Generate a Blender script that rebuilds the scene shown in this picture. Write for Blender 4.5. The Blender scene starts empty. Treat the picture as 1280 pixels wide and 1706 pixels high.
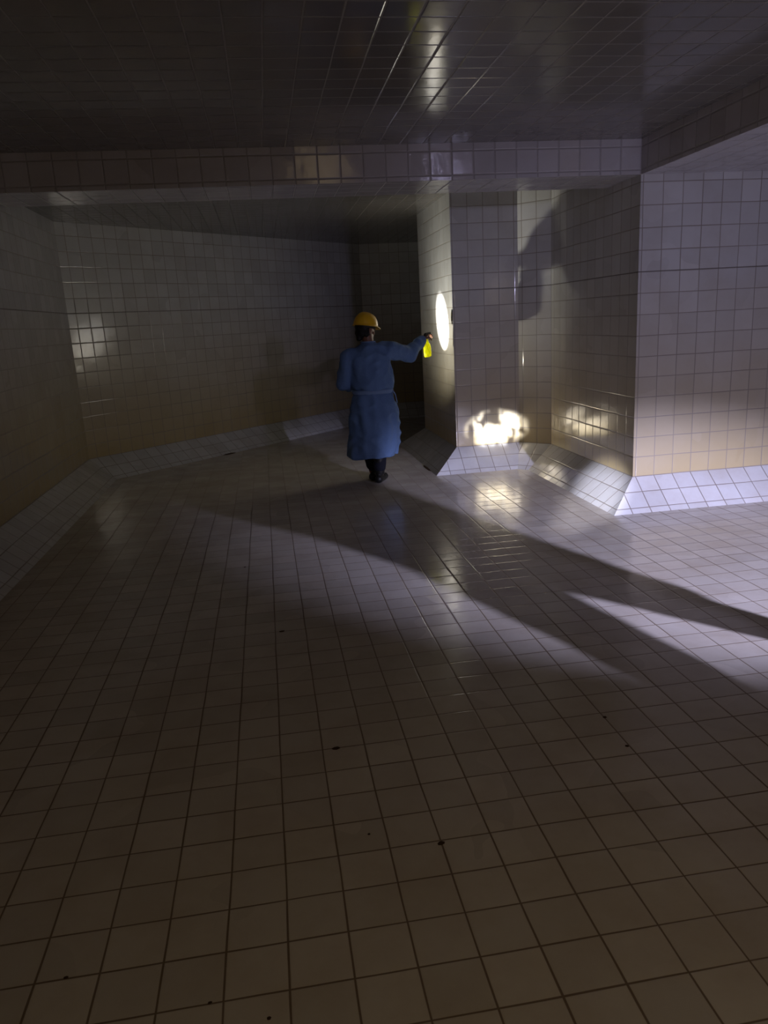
import bpy, bmesh, math, random
from mathutils import Vector, Matrix, noise
C = bpy.context.scene.collection
random.seed(7)

# ------------------------------------------------------------ camera
cam_d = bpy.data.cameras.new('camera')
cam = bpy.data.objects.new('camera', cam_d); C.objects.link(cam)
cam_d.sensor_fit = 'HORIZONTAL'; cam_d.sensor_width = 36.0
cam_d.lens = 36.0 * 1260 / 1280
cam_d.clip_start = .05
R = Matrix(((0.9866, -0.1545, -0.0533), (0.0889, 0.234, 0.9682), (-0.1371, -0.9599, 0.2446)))
cam.matrix_world = Matrix.Translation((0, 0, 1.55)) @ R.transposed().to_4x4()
bpy.context.scene.camera = cam

# ------------------------------------------------------------ world, exposure
w = bpy.data.worlds.new('world'); bpy.context.scene.world = w; w.use_nodes = True
w.node_tree.nodes['Background'].inputs[0].default_value = (0.5, 0.48, 0.5, 1)
w.node_tree.nodes['Background'].inputs[1].default_value = 0.0
vs = bpy.context.scene.view_settings
vs.view_transform = 'Standard'; vs.look = 'None'; vs.gamma = 1; vs.use_curve_mapping = False
vs.exposure = 0.0

# ------------------------------------------------------------ lamps (hand lights of the crew, plus added spots)
def aim(o, src, dst):
    o.location = src
    o.rotation_euler = (Vector(dst) - Vector(src)).to_track_quat('-Z', 'Y').to_euler()
def spot(name, src, dst, watts, deg, blend, col, rad=.03):
    l = bpy.data.lights.new(name, 'SPOT'); l.energy = watts; l.spot_size = math.radians(deg)
    l.spot_blend = blend; l.color = col; l.shadow_soft_size = rad
    o = bpy.data.objects.new(name, l); C.objects.link(o); aim(o, src, dst); return o
def lamp(name, src, watts, col, rad):
    l = bpy.data.lights.new(name, 'POINT'); l.energy = watts; l.color = col; l.shadow_soft_size = rad
    o = bpy.data.objects.new(name, l); C.objects.link(o); o.location = src; return o
LX, LY, LZ = 1.065, 7.648, .995            # lens of the torch held by the worker
TGT = (1.9, 8.09, 1.47)
spot('torch_hot', (LX, LY, LZ), TGT, 330, 28.5, .30, (1, .98, .93), .012)
spot('torch_spill', (LX, LY, LZ), (1.9, 8.10, 1.62), 30, 118, .9, (1, .96, .80), .012)
spot('torch_halo', (LX, LY, LZ), (1.9, 8.0, 1.78), 55, 66, 1, (1, .98, .86), .012)
# second torch carried off frame to the right, cool white, pointing low across the floor
rt = spot('right_torch_floor', (3.6, -.3, 1.5), (2.55, 4.55, 0), 2300, 54, .85, (.68, .67, 1), .03)
rt.scale = (1, .40, 1)                      # wide flat beam
# head lamp of the same crew, washing the right-hand walls
spot('right_head_lamp', (2.75, -.3, 2.1), (3.05, 5.6, .75), 150, 66, 1, (.66, .63, 1), .10)
# added narrow spot, making the bright patch at the foot of the recess
nb = spot('recess_patch_spot', (2.12, -.3, 1.25), (2.33, 7.65, .395), 42000, 5.2, .9, (.90, .92, 1), .02)
nb.scale = (1, .60, 1)                      # squashed to an oval; noise in its strength breaks up the patch
nb.data.use_nodes = True
_t = nb.data.node_tree; _e = next(q for q in _t.nodes if q.type == 'EMISSION')
_tc = _t.nodes.new('ShaderNodeTexCoord'); _n = _t.nodes.new('ShaderNodeTexNoise'); _r = _t.nodes.new('ShaderNodeMapRange')
_n.inputs['Scale'].default_value = 75; _n.inputs['Detail'].default_value = 3; _n.inputs['Distortion'].default_value = .6
_t.links.new(_tc.outputs['Normal'], _n.inputs['Vector']); _t.links.new(_n.outputs[0], _r.inputs[0])
_r.inputs[1].default_value = .42; _r.inputs[2].default_value = .66; _r.inputs[3].default_value = .012; _r.inputs[4].default_value = 1
_t.links.new(_r.outputs[0], _e.inputs['Strength'])
# unseen spot added on the left to brighten the skirting of the pier
spot('skirting_fill_spot', (-1.5, .6, 1.3), (2.72, 5.9, .03), 4500, 6, 1, (.84, .84, 1), .02)
# dim warm light of the phone side of the tank
lamp('phone_side_glow', (1.0, .1, 2.0), 14, (1, .74, .38), .35)
lamp('phone_led', (0, -.4, 1.75), .6, (1, .9, .8), .01)

# ------------------------------------------------------------ helpers
def finish(name, bm, mat, parent=None, smooth=False):
    me = bpy.data.meshes.new(name); bm.to_mesh(me); bm.free()
    if smooth:
        for p in me.polygons: p.use_smooth = True
    if mat: me.materials.append(mat)
    o = bpy.data.objects.new(name, me); C.objects.link(o)
    if parent: o.parent = parent
    return o
def tag(o, label=None, cat=None, group=None, kind=None):
    if label: o['label'] = label
    if cat: o['category'] = cat
    if group: o['group'] = group
    if kind: o['kind'] = kind
    return o
def empty(name, loc, label, cat, rz=0):
    o = bpy.data.objects.new(name, None); C.objects.link(o)
    o.location = loc; o.rotation_euler = (0, 0, rz); o.empty_display_size = .1
    return tag(o, label, cat)

# ------------------------------------------------------------ materials
def N(nt, typ, **kw):
    n = nt.nodes.new(typ)
    for k, v in kw.items(): setattr(n, k, v)
    return n
def mathn(nt, op, a, b=None, c=None, clamp=False):
    n = N(nt, 'ShaderNodeMath', operation=op); n.use_clamp = clamp
    for i, v in enumerate((a, b, c)):
        if v is None: continue
        if isinstance(v, (int, float)): n.inputs[i].default_value = v
        else: nt.links.new(v, n.inputs[i])
    return n.outputs[0]
def vmath(nt, op, a, b=None):
    n = N(nt, 'ShaderNodeVectorMath', operation=op)
    for i, v in enumerate((a, b)):
        if v is None: continue
        if isinstance(v, (tuple, list)): n.inputs[i].default_value = v
        else: nt.links.new(v, n.inputs[i])
    return n.outputs[0]
def mixc(nt, f, a, b):
    n = N(nt, 'ShaderNodeMix', data_type='RGBA')
    for s, v in ((n.inputs[0], f), (n.inputs[6], a), (n.inputs[7], b)):
        if isinstance(v, (int, float)): s.default_value = v
        elif isinstance(v, tuple): s.default_value = (*v, 1)
        else: nt.links.new(v, s)
    return n.outputs[2]
def tile_mat(name, base, grout, px=.1577, py=.1577, gw=.022, rough=.12, tilt=.012, stain=None, dirt=0.0, bumpd=.0009, course=None):
    m = bpy.data.materials.new(name); m.use_nodes = True; nt = m.node_tree
    bs = nt.nodes['Principled BSDF']
    uv = N(nt, 'ShaderNodeUVMap'); uv.uv_map = 'UVMap'
    geo = N(nt, 'ShaderNodeNewGeometry')
    # slightly wavy laying
    wn = N(nt, 'ShaderNodeTexNoise'); wn.inputs['Scale'].default_value = 1.7
    nt.links.new(uv.outputs[0], wn.inputs['Vector'])
    off = vmath(nt, 'SCALE', vmath(nt, 'SUBTRACT', wn.outputs['Color'], (.5, .5, .5)))
    off.node.inputs['Scale'].default_value = .012
    p = vmath(nt, 'DIVIDE', vmath(nt, 'ADD', uv.outputs[0], off), (px, py, 1))
    fr = vmath(nt, 'FRACTION', p); cell = vmath(nt, 'FLOOR', p)
    sx = N(nt, 'ShaderNodeSeparateXYZ'); nt.links.new(fr, sx.inputs[0])
    dx = mathn(nt, 'MINIMUM', sx.outputs[0], mathn(nt, 'SUBTRACT', 1, sx.outputs[0]))
    dy = mathn(nt, 'MINIMUM', sx.outputs[1], mathn(nt, 'SUBTRACT', 1, sx.outputs[1]))
    # joint width changes from place to place
    jn = N(nt, 'ShaderNodeTexNoise'); jn.inputs['Scale'].default_value = 2.3; jn.inputs['Detail'].default_value = 3
    nt.links.new(geo.outputs['Position'], jn.inputs['Vector'])
    jw = mathn(nt, 'MULTIPLY_ADD', jn.outputs[0], gw * 1.0, gw * .1)
    d = mathn(nt, 'MINIMUM', dx, dy)
    t = mathn(nt, 'DIVIDE', mathn(nt, 'SUBTRACT', d, jw), .012, clamp=True)     # 0 in joint, 1 on tile
    joint = mathn(nt, 'SUBTRACT', 1, t)
    wh = N(nt, 'ShaderNodeTexWhiteNoise', noise_dimensions='3D'); nt.links.new(cell, wh.inputs['Vector'])
    rnd = wh.outputs['Color']
    sr = N(nt, 'ShaderNodeSeparateColor'); nt.links.new(rnd, sr.inputs[0])
    var = mathn(nt, 'MULTIPLY_ADD', sr.outputs[0], .14, .90)
    col = vmath(nt, 'MULTIPLY', base, (1, 1, 1)); 
    cm = N(nt, 'ShaderNodeVectorMath', operation='SCALE'); cm.inputs[0].default_value = base; nt.links.new(var, cm.inputs['Scale'])
    col = cm.outputs[0]
    # blotchy film of scale and silt
    bn = N(nt, 'ShaderNodeTexNoise'); bn.inputs['Scale'].default_value = 3.1; bn.inputs['Detail'].default_value = 6; bn.inputs['Roughness'].default_value = .65
    nt.links.new(geo.outputs['Position'], bn.inputs['Vector'])
    bl = mathn(nt, 'MULTIPLY', mathn(nt, 'SUBTRACT', bn.outputs[0], .42, clamp=True), 2.2 * dirt, clamp=True)
    col = mixc(nt, bl, col, (.34, .25, .16))
    if stain:
        sp = N(nt, 'ShaderNodeSeparateXYZ'); nt.links.new(geo.outputs['Position'], sp.inputs[0])
        sn = N(nt, 'ShaderNodeTexNoise'); sn.inputs['Scale'].default_value = 2.0; sn.inputs['Detail'].default_value = 5
        nt.links.new(geo.outputs['Position'], sn.inputs['Vector'])
        zz = mathn(nt, 'MULTIPLY_ADD', sn.outputs[0], .45, mathn(nt, 'SUBTRACT', sp.outputs[2], .2))
        mr = N(nt, 'ShaderNodeMapRange', interpolation_type='LINEAR'); nt.links.new(zz, mr.inputs[0])
        mr.inputs[1].default_value = .1; mr.inputs[2].default_value = 1.9
        mr.inputs[3].default_value = stain[0]; mr.inputs[4].default_value = 0
        col = mixc(nt, mr.outputs[0], col, stain[1])
    col = mixc(nt, mathn(nt, 'MULTIPLY', joint, .92), col, grout)
    if course:      # one wider, darker joint right round the tank
        sz = N(nt, 'ShaderNodeSeparateXYZ'); nt.links.new(geo.outputs['Position'], sz.inputs[0])
        dz = mathn(nt, 'ABSOLUTE', mathn(nt, 'SUBTRACT', sz.outputs[2], course))
        cj = mathn(nt, 'SUBTRACT', 1, mathn(nt, 'DIVIDE', mathn(nt, 'SUBTRACT', dz, .0025), .003, clamp=True))
        col = mixc(nt, mathn(nt, 'MULTIPLY', cj, .6), col, (.05, .04, .035))
    nt.links.new(col, bs.inputs['Base Color'])
    rn = N(nt, 'ShaderNodeTexNoise'); rn.inputs['Scale'].default_value = 5; rn.inputs['Detail'].default_value = 4
    nt.links.new(geo.outputs['Position'], rn.inputs['Vector'])
    r1 = mathn(nt, 'MULTIPLY_ADD', rn.outputs[0], rough * 1.1, rough * .45)
    r2 = mathn(nt, 'MULTIPLY_ADD', joint, .45, r1)
    nt.links.new(r2, bs.inputs['Roughness'])
    # every tile lies at a slightly different angle
    tl = vmath(nt, 'SCALE', vmath(nt, 'SUBTRACT', rnd, (.5, .5, .5))); tl.node.inputs['Scale'].default_value = tilt
    nn = vmath(nt, 'NORMALIZE', vmath(nt, 'ADD', geo.outputs['Normal'], tl))
    wv = N(nt, 'ShaderNodeTexNoise'); wv.inputs['Scale'].default_value = 9; wv.inputs['Detail'].default_value = 2
    nt.links.new(geo.outputs['Position'], wv.inputs['Vector'])
    edge = mathn(nt, 'DIVIDE', mathn(nt, 'SUBTRACT', d, jw), .035, clamp=True)
    h = mathn(nt, 'MULTIPLY_ADD', wv.outputs[0], .55, edge)
    bp = N(nt, 'ShaderNodeBump'); bp.inputs['Strength'].default_value = 1; bp.inputs['Distance'].default_value = bumpd
    nt.links.new(h, bp.inputs['Height']); nt.links.new(nn, bp.inputs['Normal'])
    nt.links.new(bp.outputs[0], bs.inputs['Normal'])
    bs.inputs['IOR'].default_value = 1.55
    return m
def mat(name, col, rough=.6, bump=0, scale=30, spec=.5, var=0, **kw):
    m = bpy.data.materials.new(name); m.use_nodes = True; nt = m.node_tree; bs = nt.nodes['Principled BSDF']
    bs.inputs['Base Color'].default_value = (*col, 1); bs.inputs['Roughness'].default_value = rough
    bs.inputs['Specular IOR Level'].default_value = spec
    tc = N(nt, 'ShaderNodeTexCoord')
    nz = N(nt, 'ShaderNodeTexNoise'); nz.inputs['Scale'].default_value = scale; nz.inputs['Detail'].default_value = 4
    nt.links.new(tc.outputs['Object'], nz.inputs['Vector'])
    if var:
        f = mathn(nt, 'MULTIPLY', nz.outputs[0], 1)
        nt.links.new(mixc(nt, f, tuple(c * (1 - var) for c in col), tuple(min(1, c * (1 + var)) for c in col)), bs.inputs['Base Color'])
    if bump:
        b = N(nt, 'ShaderNodeBump'); b.inputs['Distance'].default_value = bump
        nt.links.new(nz.outputs[0], b.inputs['Height']); nt.links.new(b.outputs[0], bs.inputs['Normal'])
    for k, v in kw.items(): bs.inputs[k].default_value = v
    return m
GROUT = (.030, .020, .012)
M_floor = tile_mat('floor_tile', (.60, .56, .50), (.15, .10, .058), .1577, .1488, .020, .17, .010, dirt=.5, bumpd=.0005)
M_wall = tile_mat('wall_tile', (.66, .66, .66), (.27, .23, .19), rough=.11, tilt=.010, stain=(.92, (.46, .35, .15)), course=1.806, dirt=.25)
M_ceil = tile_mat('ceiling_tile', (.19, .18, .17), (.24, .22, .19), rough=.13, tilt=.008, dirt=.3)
M_beam = tile_mat('beam_tile', (.56, .54, .56), (.38, .35, .35), rough=.11, tilt=.03, dirt=.3, bumpd=.0035)
M_haunch = tile_mat('haunch_tile', (.66, .66, .66), (.2, .16, .13), rough=.15, tilt=.012, dirt=.4)

# ------------------------------------------------------------ the tank
H_C, H_B, HZ, HW = 2.73, 2.49, .228, .29          # ceiling, beam soffit, haunch height and width
poly = [(-2.04, -3), (6.4, -3), (6.4, 5.61), (2.84, 5.61), (2.84, 7.40), (2.585, 7.655), (1.90, 7.655),
        (1.90, 9.25), (6.4, 9.25), (6.4, 12.4), (1.60, 12.4), (-2.04, 8.76)]
names = ['near', 'right', 'pier_front', 'pier_side', 'corner_chamfer', 'recess_back', 'recess_side',
         'passage_near', 'passage_end', 'passage_far', 'back_diagonal', 'left']
wall_labels = dict(near='white tiled wall behind the camera', right='white tiled wall closing the tank far to the right',
    pier_front='large white tiled wall facing the camera at the right of the picture',
    pier_side='unlit tiled side wall left of the big right-hand wall',
    corner_chamfer='narrow slanting tiled wall strip in the corner, with a dim shadow on it',
    recess_back='narrow tiled wall with a blown-out patch of light at its foot',
    recess_side='narrow tiled wall face with the white torch spot, in front of the worker',
    passage_near='tiled back face of the pier inside the dark passage',
    passage_end='tiled end wall of the dark passage', passage_far='dark tiled wall seen through the passage behind the worker',
    back_diagonal='long slanting tiled wall at the back left behind the worker', left='tiled wall running along the left edge of the tank')
n = len(poly)
def offset(k, d):      # vertex k moved by d towards the inside
    a, b, c = Vector(poly[k - 1]), Vector(poly[k]), Vector(poly[(k + 1) % n])
    e1, e2 = (b - a).normalized(), (c - b).normalized()
    n1, n2 = Vector((-e1.y, e1.x)), Vector((-e2.y, e2.x))
    q = n1 + n2
    return b + q * (d / (1 + n1.dot(n2)))
def prism(bm, quads_pts, uvf):
    vs_ = [bm.verts.new(p) for p in quads_pts[0]]; ws_ = [bm.verts.new(p) for p in quads_pts[1]]
    k = len(vs_); fs = [bm.faces.new(vs_), bm.faces.new(ws_[::-1])]
    for i in range(k): fs.append(bm.faces.new((vs_[i], ws_[i], ws_[(i + 1) % k], vs_[(i + 1) % k])))
    uvl = bm.loops.layers.uv.new('UVMap')
    for f in fs:
        for l in f.loops: l[uvl].uv = uvf(l.vert.co)
    bmesh.ops.recalc_face_normals(bm, faces=bm.faces)
for k in range(n):
    a, b = Vector(poly[k]), Vector(poly[(k + 1) % n]); e = (b - a).normalized()
    ao, bo = offset(k, -.12), offset((k + 1) % n, -.12)
    if abs(e.x) > .99: uf = lambda co: (co.x - 3.02, co.z - HZ)
    elif abs(e.y) > .99: uf = lambda co: (co.y - 1.8135, co.z - HZ)
    else: uf = lambda co, a=a, e=e: ((co.xy - a).dot(e), co.z - HZ)
    bm = bmesh.new()
    prism(bm, ([(a.x, a.y, 0), (b.x, b.y, 0), (b.x, b.y, H_C), (a.x, a.y, H_C)],
               [(ao.x, ao.y, 0), (bo.x, bo.y, 0), (bo.x, bo.y, H_C), (ao.x, ao.y, H_C)]), uf)
    tag(finish('wall_' + names[k], bm, M_wall), wall_labels[names[k]], 'wall', kind='structure')
    # sloping tiled haunch along the foot of the wall
    at, bt = offset(k, HW), offset((k + 1) % n, HW)
    sl = math.hypot(HW, HZ)
    if abs(e.x) > .99: uh = lambda co: (co.x - 3.02, co.z / HZ * sl - sl)
    elif abs(e.y) > .99: uh = lambda co: (co.y - 1.8135, co.z / HZ * sl - sl)
    else: uh = lambda co, a=a, e=e: ((co.xy - a).dot(e), co.z / HZ * sl - sl)
    bm = bmesh.new()
    prism(bm, ([(a.x, a.y, 0), (at.x, at.y, 0), (a.x, a.y, HZ)], [(b.x, b.y, 0), (bt.x, bt.y, 0), (b.x, b.y, HZ)]), uh)
    tag(finish('baseboard_' + names[k], bm, M_haunch), 'sloping tiled skirting at the foot of the ' + wall_labels[names[k]], 'skirting', kind='structure')
def flat(name, z0, z1, m, uvf, label, cat):
    bm = bmesh.new()
    o = [offset(k, -.12) for k in range(n)]
    prism(bm, ([(p.x, p.y, z0) for p in o], [(p.x, p.y, z1) for p in o]), uvf)
    bmesh.ops.triangulate(bm, faces=[f for f in bm.faces if len(f.verts) > 4])
    return tag(finish(name, bm, m), label, cat, kind='structure')
flat('floor', -.1, 0, M_floor, lambda co: (co.x + .2325, co.y - 1.8135), 'wet glossy tiled floor of the tank', 'floor')
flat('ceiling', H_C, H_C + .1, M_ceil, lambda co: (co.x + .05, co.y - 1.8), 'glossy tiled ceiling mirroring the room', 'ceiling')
def beam(name, x0, x1, y0, y1, label):
    bm = bmesh.new()
    bmesh.ops.create_cube(bm, size=1, matrix=Matrix.Translation(((x0 + x1) / 2, (y0 + y1) / 2, (H_B + H_C) / 2)) @ Matrix.Diagonal((x1 - x0, y1 - y0, H_C - H_B, 1)))
    uvl = bm.loops.layers.uv.new('UVMap')
    for f in bm.faces:
        for l in f.loops:
            c_ = l.vert.co
            l[uvl].uv = (c_.x, c_.y) if abs(f.normal.z) > .5 else ((c_.x, c_.z) if abs(f.normal.y) > .5 else (c_.y, c_.z))
    tag(finish(name, bm, M_beam), label, 'beam', kind='structure')
beam('trim_1', -2.04, 2.84, 5.61, 6.18, 'wide tiled ceiling beam crossing above the worker')
beam('trim_2', 2.84, 4.15, -3, 5.61, 'wide tiled ceiling beam running along the right side')

# ------------------------------------------------------------ people: fused skins made from tapered limbs
def capsule(bm, a, b, ra, rb, seg=14):
    a, b = Vector(a), Vector(b); d = b - a
    q = d.to_track_quat('Z', 'Y').to_matrix().to_4x4()
    for p, r in ((a, ra), (b, rb)):
        bmesh.ops.create_uvsphere(bm, u_segments=seg, v_segments=8, radius=r, matrix=Matrix.Translation(p))
    bmesh.ops.create_cone(bm, cap_ends=True, segments=seg, radius1=ra, radius2=rb, depth=d.length, matrix=Matrix.Translation((a + b) / 2) @ q)
def ball(bm, c, r, rot=None):
    m_ = Matrix.Translation(c)
    if rot is not None: m_ = m_ @ rot
    bmesh.ops.create_uvsphere(bm, u_segments=24, v_segments=16, radius=1, matrix=m_ @ Matrix.Diagonal((*r, 1)))
def chain(bm, pts, rs, seg=14):
    for i in range(len(pts) - 1): capsule(bm, pts[i], pts[i + 1], rs[i], rs[i + 1], seg)
def loft(bm, rings, seg=56, fold=None):
    prev = None; allr = []
    for i, (z, cx, cy, a, b) in enumerate(rings):
        r = []
        for j in range(seg):
            t = 2 * math.pi * j / seg
            k = 1 + (fold(t, z) if fold else 0)
            r.append(bm.verts.new((cx + a * k * math.cos(t), cy + b * k * math.sin(t), z)))
        if prev:
            for j in range(seg): bm.faces.new((prev[j], prev[(j + 1) % seg], r[(j + 1) % seg], r[j]))
        prev = r; allr.append(r)
    bm.faces.new(allr[0][::-1]); bm.faces.new(allr[-1])
def fuse(name, bm, m, parent, voxel, smooth_it=4, wrinkle=0, wscale=6):
    bmesh.ops.recalc_face_normals(bm, faces=bm.faces)
    o = finish(name + '_raw', bm, None)
    r = o.modifiers.new('r', 'REMESH'); r.mode = 'VOXEL'; r.voxel_size = voxel; r.use_smooth_shade = True
    s = o.modifiers.new('s', 'SMOOTH'); s.iterations = smooth_it; s.factor = .5
    dg = bpy.context.evaluated_depsgraph_get()
    me = bpy.data.meshes.new_from_object(o.evaluated_get(dg))
    old = o.data; bpy.data.objects.remove(o); bpy.data.meshes.remove(old)
    me.name = name
    if wrinkle:
        ns = [v.normal.copy() for v in me.vertices]
        for v, q in zip(me.vertices, ns):
            p = v.co
            f_ = noise.noise(Vector((p.x * wscale * 1.6, p.y * wscale * 1.6, p.z * wscale * .8)))
            g_ = 1 - abs(noise.noise(Vector((p.x * wscale + 9, p.y * wscale, p.z * wscale * 1.3))) * 2)
            v.co = p + q * wrinkle * (f_ * 1.2 + g_ * .8 - .4)
    me.materials.clear(); me.materials.append(m)
    for p in me.polygons: p.use_smooth = True
    o = bpy.data.objects.new(name, me); C.objects.link(o); o.parent = parent
    return o
def hand(bm, wrist, palm_dir, side, curl_dir, curl=1.0, s=1.0):
    """palm from the wrist along palm_dir, fingers spread along side and bending towards curl_dir"""
    wrist = Vector(wrist); f = Vector(palm_dir).normalized(); c = Vector(curl_dir)
    c = (c - f * c.dot(f)).normalized(); sd = f.cross(c) * side
    for k in range(5):
        u = (k - 2) * .016 * s
        capsule(bm, wrist + sd * u * .6, wrist + f * .085 * s + sd * u * 1.05, .015 * s, .0125 * s, 10)
    L = [(.040, .026, .020), (.045, .030, .022), (.042, .028, .021), (.033, .021, .018)]
    for k in range(4):
        p = wrist + f * .088 * s + sd * (1.5 - k) * .0205 * s
        ang = 0
        for j, ln in enumerate(L[k]):
            ang += (.55, .85, .65)[j] * curl * (1 + .06 * k)
            q = p + (f * math.cos(ang) + c * math.sin(ang)) * ln * s
            capsule(bm, p, q, (.0095 - j * .001) * s, (.0085 - j * .001) * s, 10); p = q
    p = wrist + f * .022 * s + sd * .032 * s
    q = p + (f * .55 + sd * .6 + c * .45).normalized() * .042 * s
    r = q + (f * .55 - sd * .1 + c * .8).normalized() * .032 * s
    t = r + (f * .45 - sd * .45 + c * .7).normalized() * .024 * s
    chain(bm, [p, q, r, t], [.014 * s, .011 * s, .010 * s, .008 * s], 10)
def head(bm, c, yaw, pitch):
    """local head: +Y is the face"""
    m_ = Matrix.Translation(c) @ Matrix.Rotation(yaw, 4, 'Z') @ Matrix.Rotation(pitch, 4, 'X')
    def B(p, r, rx=0):
        bmesh.ops.create_uvsphere(bm, u_segments=24, v_segments=16, radius=1, matrix=m_ @ Matrix.Translation(p) @ Matrix.Rotation(rx, 4, 'X') @ Matrix.Diagonal((*r, 1)))
    B((0, -.008, .028), (.074, .094, .086)); B((0, .022, -.030), (.060, .070, .078)); B((0, .052, -.078), (.033, .034, .030))
    B((0, .088, -.012), (.011, .016, .026), .35); B((0, .103, -.026), (.013, .013, .010))           # nose
    B((0, .082, -.058), (.022, .014, .007)); B((0, .081, -.068), (.019, .013, .007))                # lips
    for s in (-1, 1):
        B((s * .075, -.002, -.008), (.010, .019, .031), -.15)                                      # ears
        B((s * .030, .072, .016), (.019, .014, .008)); B((s * .036, .062, -.022), (.022, .018, .018))   # brows, cheeks
        B((s * .029, .076, .001), (.011, .010, .008))                                             # eyes
    return m_
M_skin = mat('skin', (.20, .095, .055), .5, .0006, 90, var=.15, **{'Subsurface Weight': .05})
M_skin2 = M_skin
M_gown = mat('blue_gown_cloth', (.115, .195, .36), .75, .0016, 55, .25, .12)
M_belt = mat('blue_gown_tie', (.18, .27, .44), .7, .0008, 80, .25)
M_trous = mat('dark_navy_trousers', (.010, .011, .018), .85, .001, 60, .2)
M_boot = mat('black_rubber_boot', (.010, .010, .009), .45, .0005, 40, .35)
M_helmet = mat('yellow_helmet_plastic', (.74, .42, .012), .33, .0002, 20, .5, .05)
M_band = mat('dark_helmet_harness', (.02, .018, .016), .7)
M_hair = mat('black_hair', (.008, .006, .005), .6, .002, 120, .3)
M_lens = bpy.data.materials.new('torch_lens'); M_lens.use_nodes = True
_b = M_lens.node_tree.nodes['Principled BSDF']; _b.inputs['Emission Color'].default_value = (1, .97, .9, 1); _b.inputs['Emission Strength'].default_value = 12
M_torch = mat('black_torch_metal', (.03, .03, .032), .4, 0, 30, .5, 0, Metallic=.6)

def boot(bm, ankle, toe_dir, s=1):
    a = Vector(ankle); f = Vector(toe_dir).normalized()
    capsule(bm, a + Vector((0, 0, .20)), a + Vector((0, 0, .02)), .062 * s, .050 * s)
    side = Vector((-f.y, f.x, 0))
    base = Vector((a.x, a.y, 0))
    capsule(bm, base - f * .035 + Vector((0, 0, .042)), base + f * .06 + Vector((0, 0, .045)), .042, .044)
    capsule(bm, base + f * .06 + Vector((0, 0, .043)), base + f * .155 + Vector((0, 0, .036)), .044, .035)

# ------------------------------------------------------------ the worker in the blue gown
WX, WY = .989, 7.315
person = empty('person', (WX, WY, 0), 'person in blue gown and yellow hard hat seen from behind, arm stretched to the wall', 'person')
HC = Vector((-.02, .035, 1.475)); HYAW = math.radians(-58); HPITCH = math.radians(-9)
bm = bmesh.new()
hm = head(bm, HC, HYAW, HPITCH)
chain(bm, [(0, 0, 1.26), (-.002, .005, 1.33), (-.014, .02, 1.43)], [.075, .052, .055])
chain(bm, [(0, .01, .90), (0, .0, 1.05), (0, 0, 1.24)], [.115, .105, .09])                      # trunk
ball(bm, (0, 0, 1.14), (.155, .095, .14)); ball(bm, (0, .005, .86), (.165, .12, .12))
Rsh, Rel, Rwr = Vector((.195, .0, 1.285)), Vector((.405, .14, 1.225)), Vector((.572, .285, 1.343))
Lsh, Lel, Lwr = Vector((-.20, .0, 1.245)), Vector((-.262, .04, .985)), Vector((-.135, .26, .93))
chain(bm, [Vector((.08, 0, 1.25)), Rsh - Vector((0, 0, .015)), Rel, Rwr], [.055, .050, .042, .027])
chain(bm, [Vector((-.08, 0, 1.22)), Lsh - Vector((0, 0, .015)), Lel, Lwr], [.055, .050, .042, .027])
hand(bm, Rwr + Vector((.0, .0, .0)), (.60, .60, .52), -1, (.55, .2, -.8), .92)
hand(bm, Lwr, (.80, .35, .30), 1, (.2, -.5, .85), .95)
# legs: left foot planted behind, right one half a step ahead
chain(bm, [(.085, .0, .86), (.065, .02, .46), (.030, -.035, .09)], [.085, .055, .04])
chain(bm, [(-.085, .01, .86), (-.050, .13, .47), (-.018, .12, .10)], [.085, .055, .04])
body = fuse('body', bm, M_skin, person, .0045, 2)
# trousers
bm = bmesh.new()
chain(bm, [(.085, .0, .80), (.062, .02, .46), (.030, -.032, .16)], [.10, .078, .066])
chain(bm, [(-.085, .01, .80), (-.050, .125, .47), (-.020, .115, .16)], [.10, .078, .062])
fuse('trousers', bm, M_trous, person, .008, 3, .004, 10)
for ank, td in (((.030, -.035, .09), (.45, .9, 0)), ((-.012, .12, .10), (.35, .95, 0))):
    bm = bmesh.new(); boot(bm, ank, td, 1); 
    fuse('boot', bm, M_boot, person, .006, 3)
# gown: skirt, blouse and sleeves are one garment
rings = [(.265, -.030, .02, .250, .205), (.30, -.028, .02, .250, .205), (.38, -.010, .02, .252, .20), (.46, .004, .02, .252, .20), (.54, .010, .02, .254, .196),
         (.60, .014, .02, .256, .192), (.66, .012, .015, .246, .185), (.75, .012, .01, .226, .168), (.83, .010, .005, .206, .152), (.885, .010, .0, .186, .135),
         (.905, .010, .0, .182, .132), (.93, .012, .0, .200, .150), (.965, .012, .0, .212, .158), (1.02, .008, .0, .208, .155), (1.10, .0, .0, .200, .148),
         (1.17, -.004, .0, .205, .140), (1.23, -.005, .0, .200, .130), (1.285, -.002, .003, .175, .112), (1.325, -.002, .008, .120, .09), (1.352, -.006, .012, .078, .072), (1.368, -.008, .015, .068, .066)]
def fold(t, z):
    k = max(0, (.9 - z) / .64)
    return k * (.035 * math.sin(7 * t + 1.3 * z * 4) + .022 * math.sin(13 * t + 2 + z * 3)) + (.018 * math.sin(11 * t + z * 20) if z > .9 and z < 1.2 else 0)
bm = bmesh.new(); loft(bm, rings, 72, fold)
chain(bm, [Vector((.10, 0, 1.262)), Rsh + Vector((0, 0, -.012)), Rel + Vector((0, 0, .0)), Rwr - (Rwr - Rel) * .04], [.088, .086, .072, .050])
chain(bm, [(Rsh + Rel) / 2 + Vector((0, 0, -.02)), Rel + Vector((.02, .01, -.018)), (Rel + Rwr) / 2 + Vector((0, 0, -.012))], [.07, .062, .055])
chain(bm, [Vector((-.10, 0, 1.235)), Lsh + Vector((.0, 0, -.012)), Lel, Lwr - (Lwr - Lel) * .04], [.088, .082, .074, .048])
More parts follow.
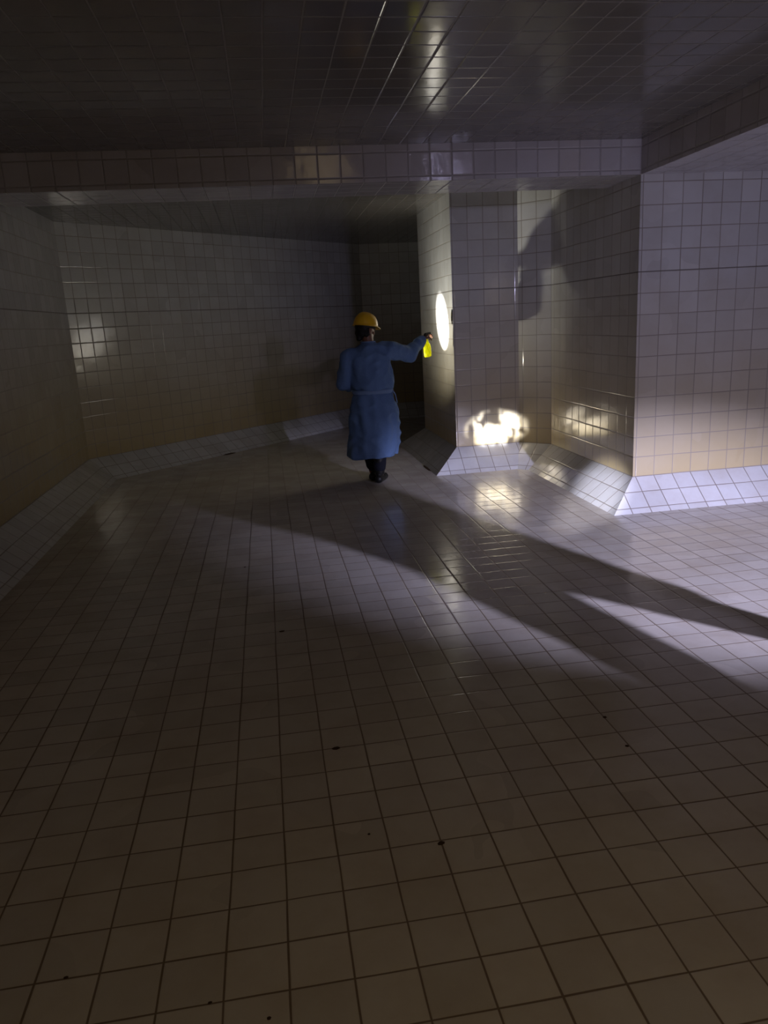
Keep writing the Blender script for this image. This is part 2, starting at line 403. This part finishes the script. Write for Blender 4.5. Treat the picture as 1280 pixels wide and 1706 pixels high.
gown = fuse('gown', bm, M_gown, person, .0075, 4, .013, 8)
tag(gown, 'blue cloth gown tied at the waist')
bm = bmesh.new(); loft(bm, [(.876, .010, .0, .192, .143), (.888, .010, .0, .200, .151), (.905, .010, 0, .200, .151), (.918, .010, 0, .192, .143)], 64)
fuse('belt', bm, M_belt, gown, .005, 2, .002, 14)
for dx_, ln in ((-.012, .16), (.014, .12)):        # two hanging ends of the tie at the right hip
    bm = bmesh.new(); chain(bm, [(.188 + dx_ * .3, -.055, .90), (.205 + dx_, -.07, .86), (.218 + dx_, -.075, .90 - ln)], [.009, .006, .0055], 8)
    fuse('tie_end', bm, M_belt, gown, .003, 1)
# collar binding
bm = bmesh.new()
ns_ = 28
for i in range(ns_):
    a0, a1 = 2 * math.pi * i / ns_, 2 * math.pi * (i + 1) / ns_
    capsule(bm, (-.008 + .070 * math.cos(a0), .015 + .068 * math.sin(a0), 1.366), (-.008 + .070 * math.cos(a1), .015 + .068 * math.sin(a1), 1.366), .006, .006, 8)
fuse('collar', bm, M_belt, gown, .003, 1)
# hair gathered under the helmet
bm = bmesh.new()
def HB(p, r): bmesh.ops.create_uvsphere(bm, u_segments=24, v_segments=16, radius=1, matrix=hm @ Matrix.Translation(p) @ Matrix.Diagonal((*r, 1)))
HB((0, -.028, .030), (.080, .085, .075)); HB((0, -.062, -.030), (.062, .042, .058)); HB((0, -.072, -.072), (.034, .028, .040))
HB((-.055, -.025, -.02), (.024, .045, .05)); HB((.055, -.025, -.02), (.024, .045, .05))
fuse('hair', bm, M_hair, person, .004, 3, .003, 30)
# helmet
def make_helmet(parent, m_, key=''):
    T = m_ @ Matrix.Translation((0, -.004, .040))
    bm = bmesh.new(); seg, rg = 48, 14
    prev = None
    def shell(sc, flip):
        prev = None
        for i in range(rg):
            ph = (i / (rg - 1)) * math.pi / 2
            r = []
            for j in range(seg):
                t = 2 * math.pi * j / seg
                x, y = .106 * sc * math.cos(ph) ** .8 * math.cos(t), .126 * sc * math.cos(ph) ** .8 * math.sin(t)
                z = .122 * sc * math.sin(ph)
                ridge = .006 * math.exp(-(x / .016) ** 2) * math.sin(ph) ** .5 if i < rg - 1 else .006
                r.append(bm.verts.new((x, y, z + ridge)))
            if prev:
                for j in range(seg):
                    f = (prev[j], prev[(j + 1) % seg], r[(j + 1) % seg], r[j]); bm.faces.new(f if not flip else f[::-1])
            else: first = r
            prev = r
        bmesh.ops.contextual_create(bm, geom=prev)
        return first
    o_, i_ = shell(1, False), shell(.965, True)
    # brim: short all round, long over the face
    def rim(z, e, rr):
        out = []
        for j in range(seg):
            t = 2 * math.pi * j / seg
            fr_ = max(0, math.sin(t)) ** 3
            k = 1 + e + .26 * fr_
            out.append(bm.verts.new((rr * .106 * (1 + e + .05 * fr_) * math.cos(t), rr * .126 * k * math.sin(t), z - .012 * fr_)))
        return out
    a_, b_ = rim(-.004, .085, 1), rim(-.009, .085, 1)
    for j in range(seg):
        k = (j + 1) % seg
        bm.faces.new((o_[j], a_[j], a_[k], o_[k])); bm.faces.new((a_[j], b_[j], b_[k], a_[k])); bm.faces.new((b_[j], i_[j], i_[k], b_[k]))
    bmesh.ops.recalc_face_normals(bm, faces=bm.faces)
    bmesh.ops.transform(bm, matrix=T, verts=bm.verts)
    h = finish('helmet', bm, M_helmet, parent, True)
    h['label'] = 'yellow hard hat with a peak'
    bm = bmesh.new()
    for s_, zz in ((1, -.006), (.99, -.022)):
        prev = None
    ra = []
    for z_, r_ in ((.004, .094), (-.026, .091), (-.026, .086), (.004, .088)):
        ra.append([bm.verts.new((r_ * .93 * math.cos(2 * math.pi * j / 40), r_ * 1.12 * math.sin(2 * math.pi * j / 40), z_)) for j in range(40)])
    for i in range(4):
        for j in range(40): bm.faces.new((ra[i][j], ra[i][(j + 1) % 40], ra[(i + 1) % 4][(j + 1) % 40], ra[(i + 1) % 4][j]))
    bmesh.ops.recalc_face_normals(bm, faces=bm.faces); bmesh.ops.transform(bm, matrix=T, verts=bm.verts)
    finish('headband', bm, M_band, h, True)
    return h
make_helmet(person, hm)

# ------------------------------------------------------------ spray bottle in the right hand
M_liquid = bpy.data.materials.new('yellow_translucent_plastic'); M_liquid.use_nodes = True
nt = M_liquid.node_tree; bs = nt.nodes['Principled BSDF']
bs.inputs['Base Color'].default_value = (.86, .84, .02, 1); bs.inputs['Roughness'].default_value = .3
tr = N(nt, 'ShaderNodeBsdfTranslucent'); tr.inputs[0].default_value = (.90, .90, .03, 1)
mx = N(nt, 'ShaderNodeMixShader'); mx.inputs[0].default_value = .6
nt.links.new(bs.outputs[0], mx.inputs[1]); nt.links.new(tr.outputs[0], mx.inputs[2])
nt.links.new(mx.outputs[0], nt.nodes['Material Output'].inputs['Surface'])
M_trig = mat('dark_sprayer_plastic', (.018, .016, .014), .4, 0, 30, .4)
BX, BY, BZ = 1.624, 7.632, 1.175
bottle = empty('spray_bottle', (BX, BY, BZ), "bright yellow-green spray bottle held in the worker's outstretched hand", 'bottle', math.radians(38))
bottle.rotation_euler = (math.radians(2), math.radians(-5), math.radians(38))
def lathe(bm, prof, sx=1, sy=1, seg=36):
    prev = None
    for i, (r, z) in enumerate(prof):
        ring = [bm.verts.new((r * sx * math.cos(2 * math.pi * j / seg), r * sy * math.sin(2 * math.pi * j / seg), z)) for j in range(seg)]
        if prev:
            for j in range(seg): bm.faces.new((prev[j], prev[(j + 1) % seg], ring[(j + 1) % seg], ring[j]))
        else: bm.faces.new(ring[::-1])
        prev = ring
    bm.faces.new(prev)
bm = bmesh.new()
lathe(bm, [(.030, 0), (.038, .003), (.042, .010), (.0425, .05), (.0415, .092), (.036, .118), (.024, .142), (.015, .160), (.0135, .172), (.0135, .186)], 1.06, .80)
finish('bottle_body', bm, M_liquid, bottle, True)
bm = bmesh.new(); lathe(bm, [(.017, .176), (.018, .178), (.018, .194), (.015, .197)])
finish('cap', bm, M_trig, bottle, True)
bm = bmesh.new()      # sprayer head, pointing along local +X
def bx(bm, c, s, bev=.003, rot=None):
    g = bmesh.ops.create_cube(bm, size=1, matrix=Matrix.Translation(c) @ (rot or Matrix.Identity(4)) @ Matrix.Diagonal((*s, 1)))
    ed = list({e for v in g['verts'] for e in v.link_edges})
    bmesh.ops.bevel(bm, geom=ed, offset=bev, segments=2, affect='EDGES')
bx(bm, (.004, 0, .208), (.030, .022, .026)); bx(bm, (.014, 0, .228), (.078, .024, .022), .005); bx(bm, (-.022, 0, .222), (.02, .022, .026), .005)
finish('sprayer_head', bm, M_trig, bottle)
bm = bmesh.new(); bx(bm, (.058, 0, .228), (.014, .018, .018), .003); finish('nozzle', bm, M_trig, bottle)
bm = bmesh.new(); chain(bm, [(.034, 0, .220), (.040, 0, .200), (.034, 0, .178), (.040, 0, .162)], [.007, .006, .006, .005], 10)
finish('trigger', bm, M_trig, bottle, True)

# ------------------------------------------------------------ torch in the left hand
td = (Vector(TGT) - Vector((LX, LY, LZ))).normalized()
torch = empty('flashlight', (LX - td.x * .15, LY - td.y * .15, LZ - td.z * .15), "small black torch in the worker's left hand, hidden behind the gown", 'flashlight')
torch.rotation_euler = td.to_track_quat('Z', 'Y').to_euler()
bm = bmesh.new(); lathe(bm, [(.012, 0), (.0135, .003), (.0135, .095), (.016, .105)], seg=24); finish('barrel', bm, M_torch, torch, True)
bm = bmesh.new(); lathe(bm, [(.016, .105), (.021, .118), (.022, .138), (.0205, .140)], seg=24); finish('lamp_head', bm, M_torch, torch, True)
bm = bmesh.new(); lathe(bm, [(.018, .1402), (.018, .1415)], seg=24); finish('lens', bm, M_lens, torch, True)

# ------------------------------------------------------------ silt and specks on the tiles
M_silt = mat('brown_wet_silt', (.055, .028, .012), .8, .004, 60, .3, .4)
def clump(name, x, y, z, r, label, cat, group=None, stretch=(1, 1), rz=0, hgt=.35):
    bm = bmesh.new(); bmesh.ops.create_icosphere(bm, subdivisions=3, radius=1)
    for v in bm.verts:
        f_ = 1 + .35 * noise.noise(v.co * 1.8 + Vector((x * 7, y * 5, 0)))
        v.co = Vector((v.co.x * r * f_ * stretch[0], v.co.y * r * f_ * stretch[1], max(v.co.z, -.1) * r * hgt * f_))
    o = finish(name, bm, M_silt, None, True); o.location = (x, y, z); o.rotation_euler = (0, 0, rz)
    return tag(o, label, cat, group)
specks = [(.133, 2.555, .016, 'brown speck left of centre floor, widest of the specks', 1.6),
          (.398, 1.948, .013, 'dark speck on a joint near the bottom centre of the floor', 1.5),
          (1.189, 2.523, .012, 'dark speck on the floor right of centre, upper of two close together', 1),
          (1.178, 2.313, .011, 'dark speck on the floor right of centre, lower of two close together', 1),
          (-.04, 3.748, .015, 'small dark speck far out on the dim middle of the floor', 1.6),
          (.188, 2.039, .007, 'faint small speck in the middle of a tile near the bottom centre', 1),
          (-.259, 4.928, .013, 'dark speck on a floor joint left of the violet wedge of light', 1),
          (-.127, 1.448, .008, 'small round speck at the very bottom edge of the floor', 1),
          (-.63, 1.668, .007, 'tiny speck at the lower left of the floor', 1.4),
          (-.266, 1.519, .006, 'tiny speck on a joint near the bottom left of centre', 1.4)]
for x, y, r, lb, st in specks: clump('dirt_speck', x, y, .001, r * .6, lb, 'speck', 'dirt specks scattered on the floor', (st, 1), .2, .25)
clump('silt_clump', -.56, 9.80, .004, .05, 'brown clump of silt at the foot of the slanting back wall', 'silt', None, (1.8, .55), .7, .16)
clump('silt_clump', 1.603, 7.80, .003, .05, 'brown streak of silt at the foot of the wall face the worker sprays', 'silt', None, (.3, 3.4), 0, .12)

# ------------------------------------------------------------ colleague walking just right of the picture (casts the shadows on the floor)
PX, PY = 2.66, 1.66
mate = empty('person', (PX, PY, 0), 'person striding outside the right edge, seen only as a leg and body shadow', 'person')
bm = bmesh.new()
m2 = head(bm, Vector((0, .04, 1.56)), math.radians(12), 0)
chain(bm, [(0, 0, 1.30), (0, .01, 1.38), (0, .02, 1.50)], [.08, .055, .056])
chain(bm, [(0, 0, .93), (0, 0, 1.10), (0, 0, 1.30)], [.12, .11, .11])
chain(bm, [(.08, 0, 1.33), (.19, 0, 1.33), (.24, -.10, 1.05), (.22, .02, .82)], [.07, .055, .042, .028])
chain(bm, [(-.08, 0, 1.33), (-.19, 0, 1.33), (-.23, .08, 1.06), (-.20, .22, .86)], [.07, .055, .042, .028])
hand(bm, (.22, .02, .82), (-.05, .25, -.97), -1, (-.5, .6, 0), .6)
hand(bm, (-.20, .22, .86), (.05, .45, -.9), 1, (.5, .6, 0), .6)
chain(bm, [(.09, 0, .88), (.10, .28, .50), (.10, .46, .10)], [.085, .055, .04])
chain(bm, [(-.09, 0, .88), (-.28, -.26, .47), (-.46, -.62, .12)], [.085, .055, .04])
fuse('body', bm, M_skin, mate, .006, 2)
bm = bmesh.new()
chain(bm, [(.09, 0, .86), (.10, .28, .50), (.10, .44, .16)], [.105, .078, .066])
chain(bm, [(-.09, 0, .86), (-.28, -.26, .47), (-.44, -.59, .18)], [.105, .078, .066])
ball(bm, (0, 0, .92), (.17, .125, .12))
fuse('trousers', bm, M_trous, mate, .009, 3, .004, 10)
bm = bmesh.new()
loft(bm, [(.84, 0, 0, .19, .14), (.95, 0, 0, .18, .135), (1.08, 0, 0, .18, .13), (1.22, 0, 0, .205, .135), (1.33, 0, 0, .19, .115), (1.385, 0, .01, .10, .08), (1.41, 0, .015, .066, .066)], 56)
chain(bm, [(.10, 0, 1.32), (.19, 0, 1.325), (.24, -.10, 1.05), (.22, .01, .85)], [.08, .075, .06, .042])
chain(bm, [(-.10, 0, 1.32), (-.19, 0, 1.325), (-.23, .08, 1.06), (-.20, .21, .88)], [.08, .075, .06, .042])
fuse('jacket', bm, M_gown, mate, .009, 4, .006, 8)
for ank, tdv in (((.10, .46, .10), (0, 1, 0)), ((-.46, -.62, .10), (-.2, 1, 0))):
    bm = bmesh.new(); boot(bm, ank, tdv); fuse('boot', bm, M_boot, mate, .006, 3)
make_helmet(mate, m2)
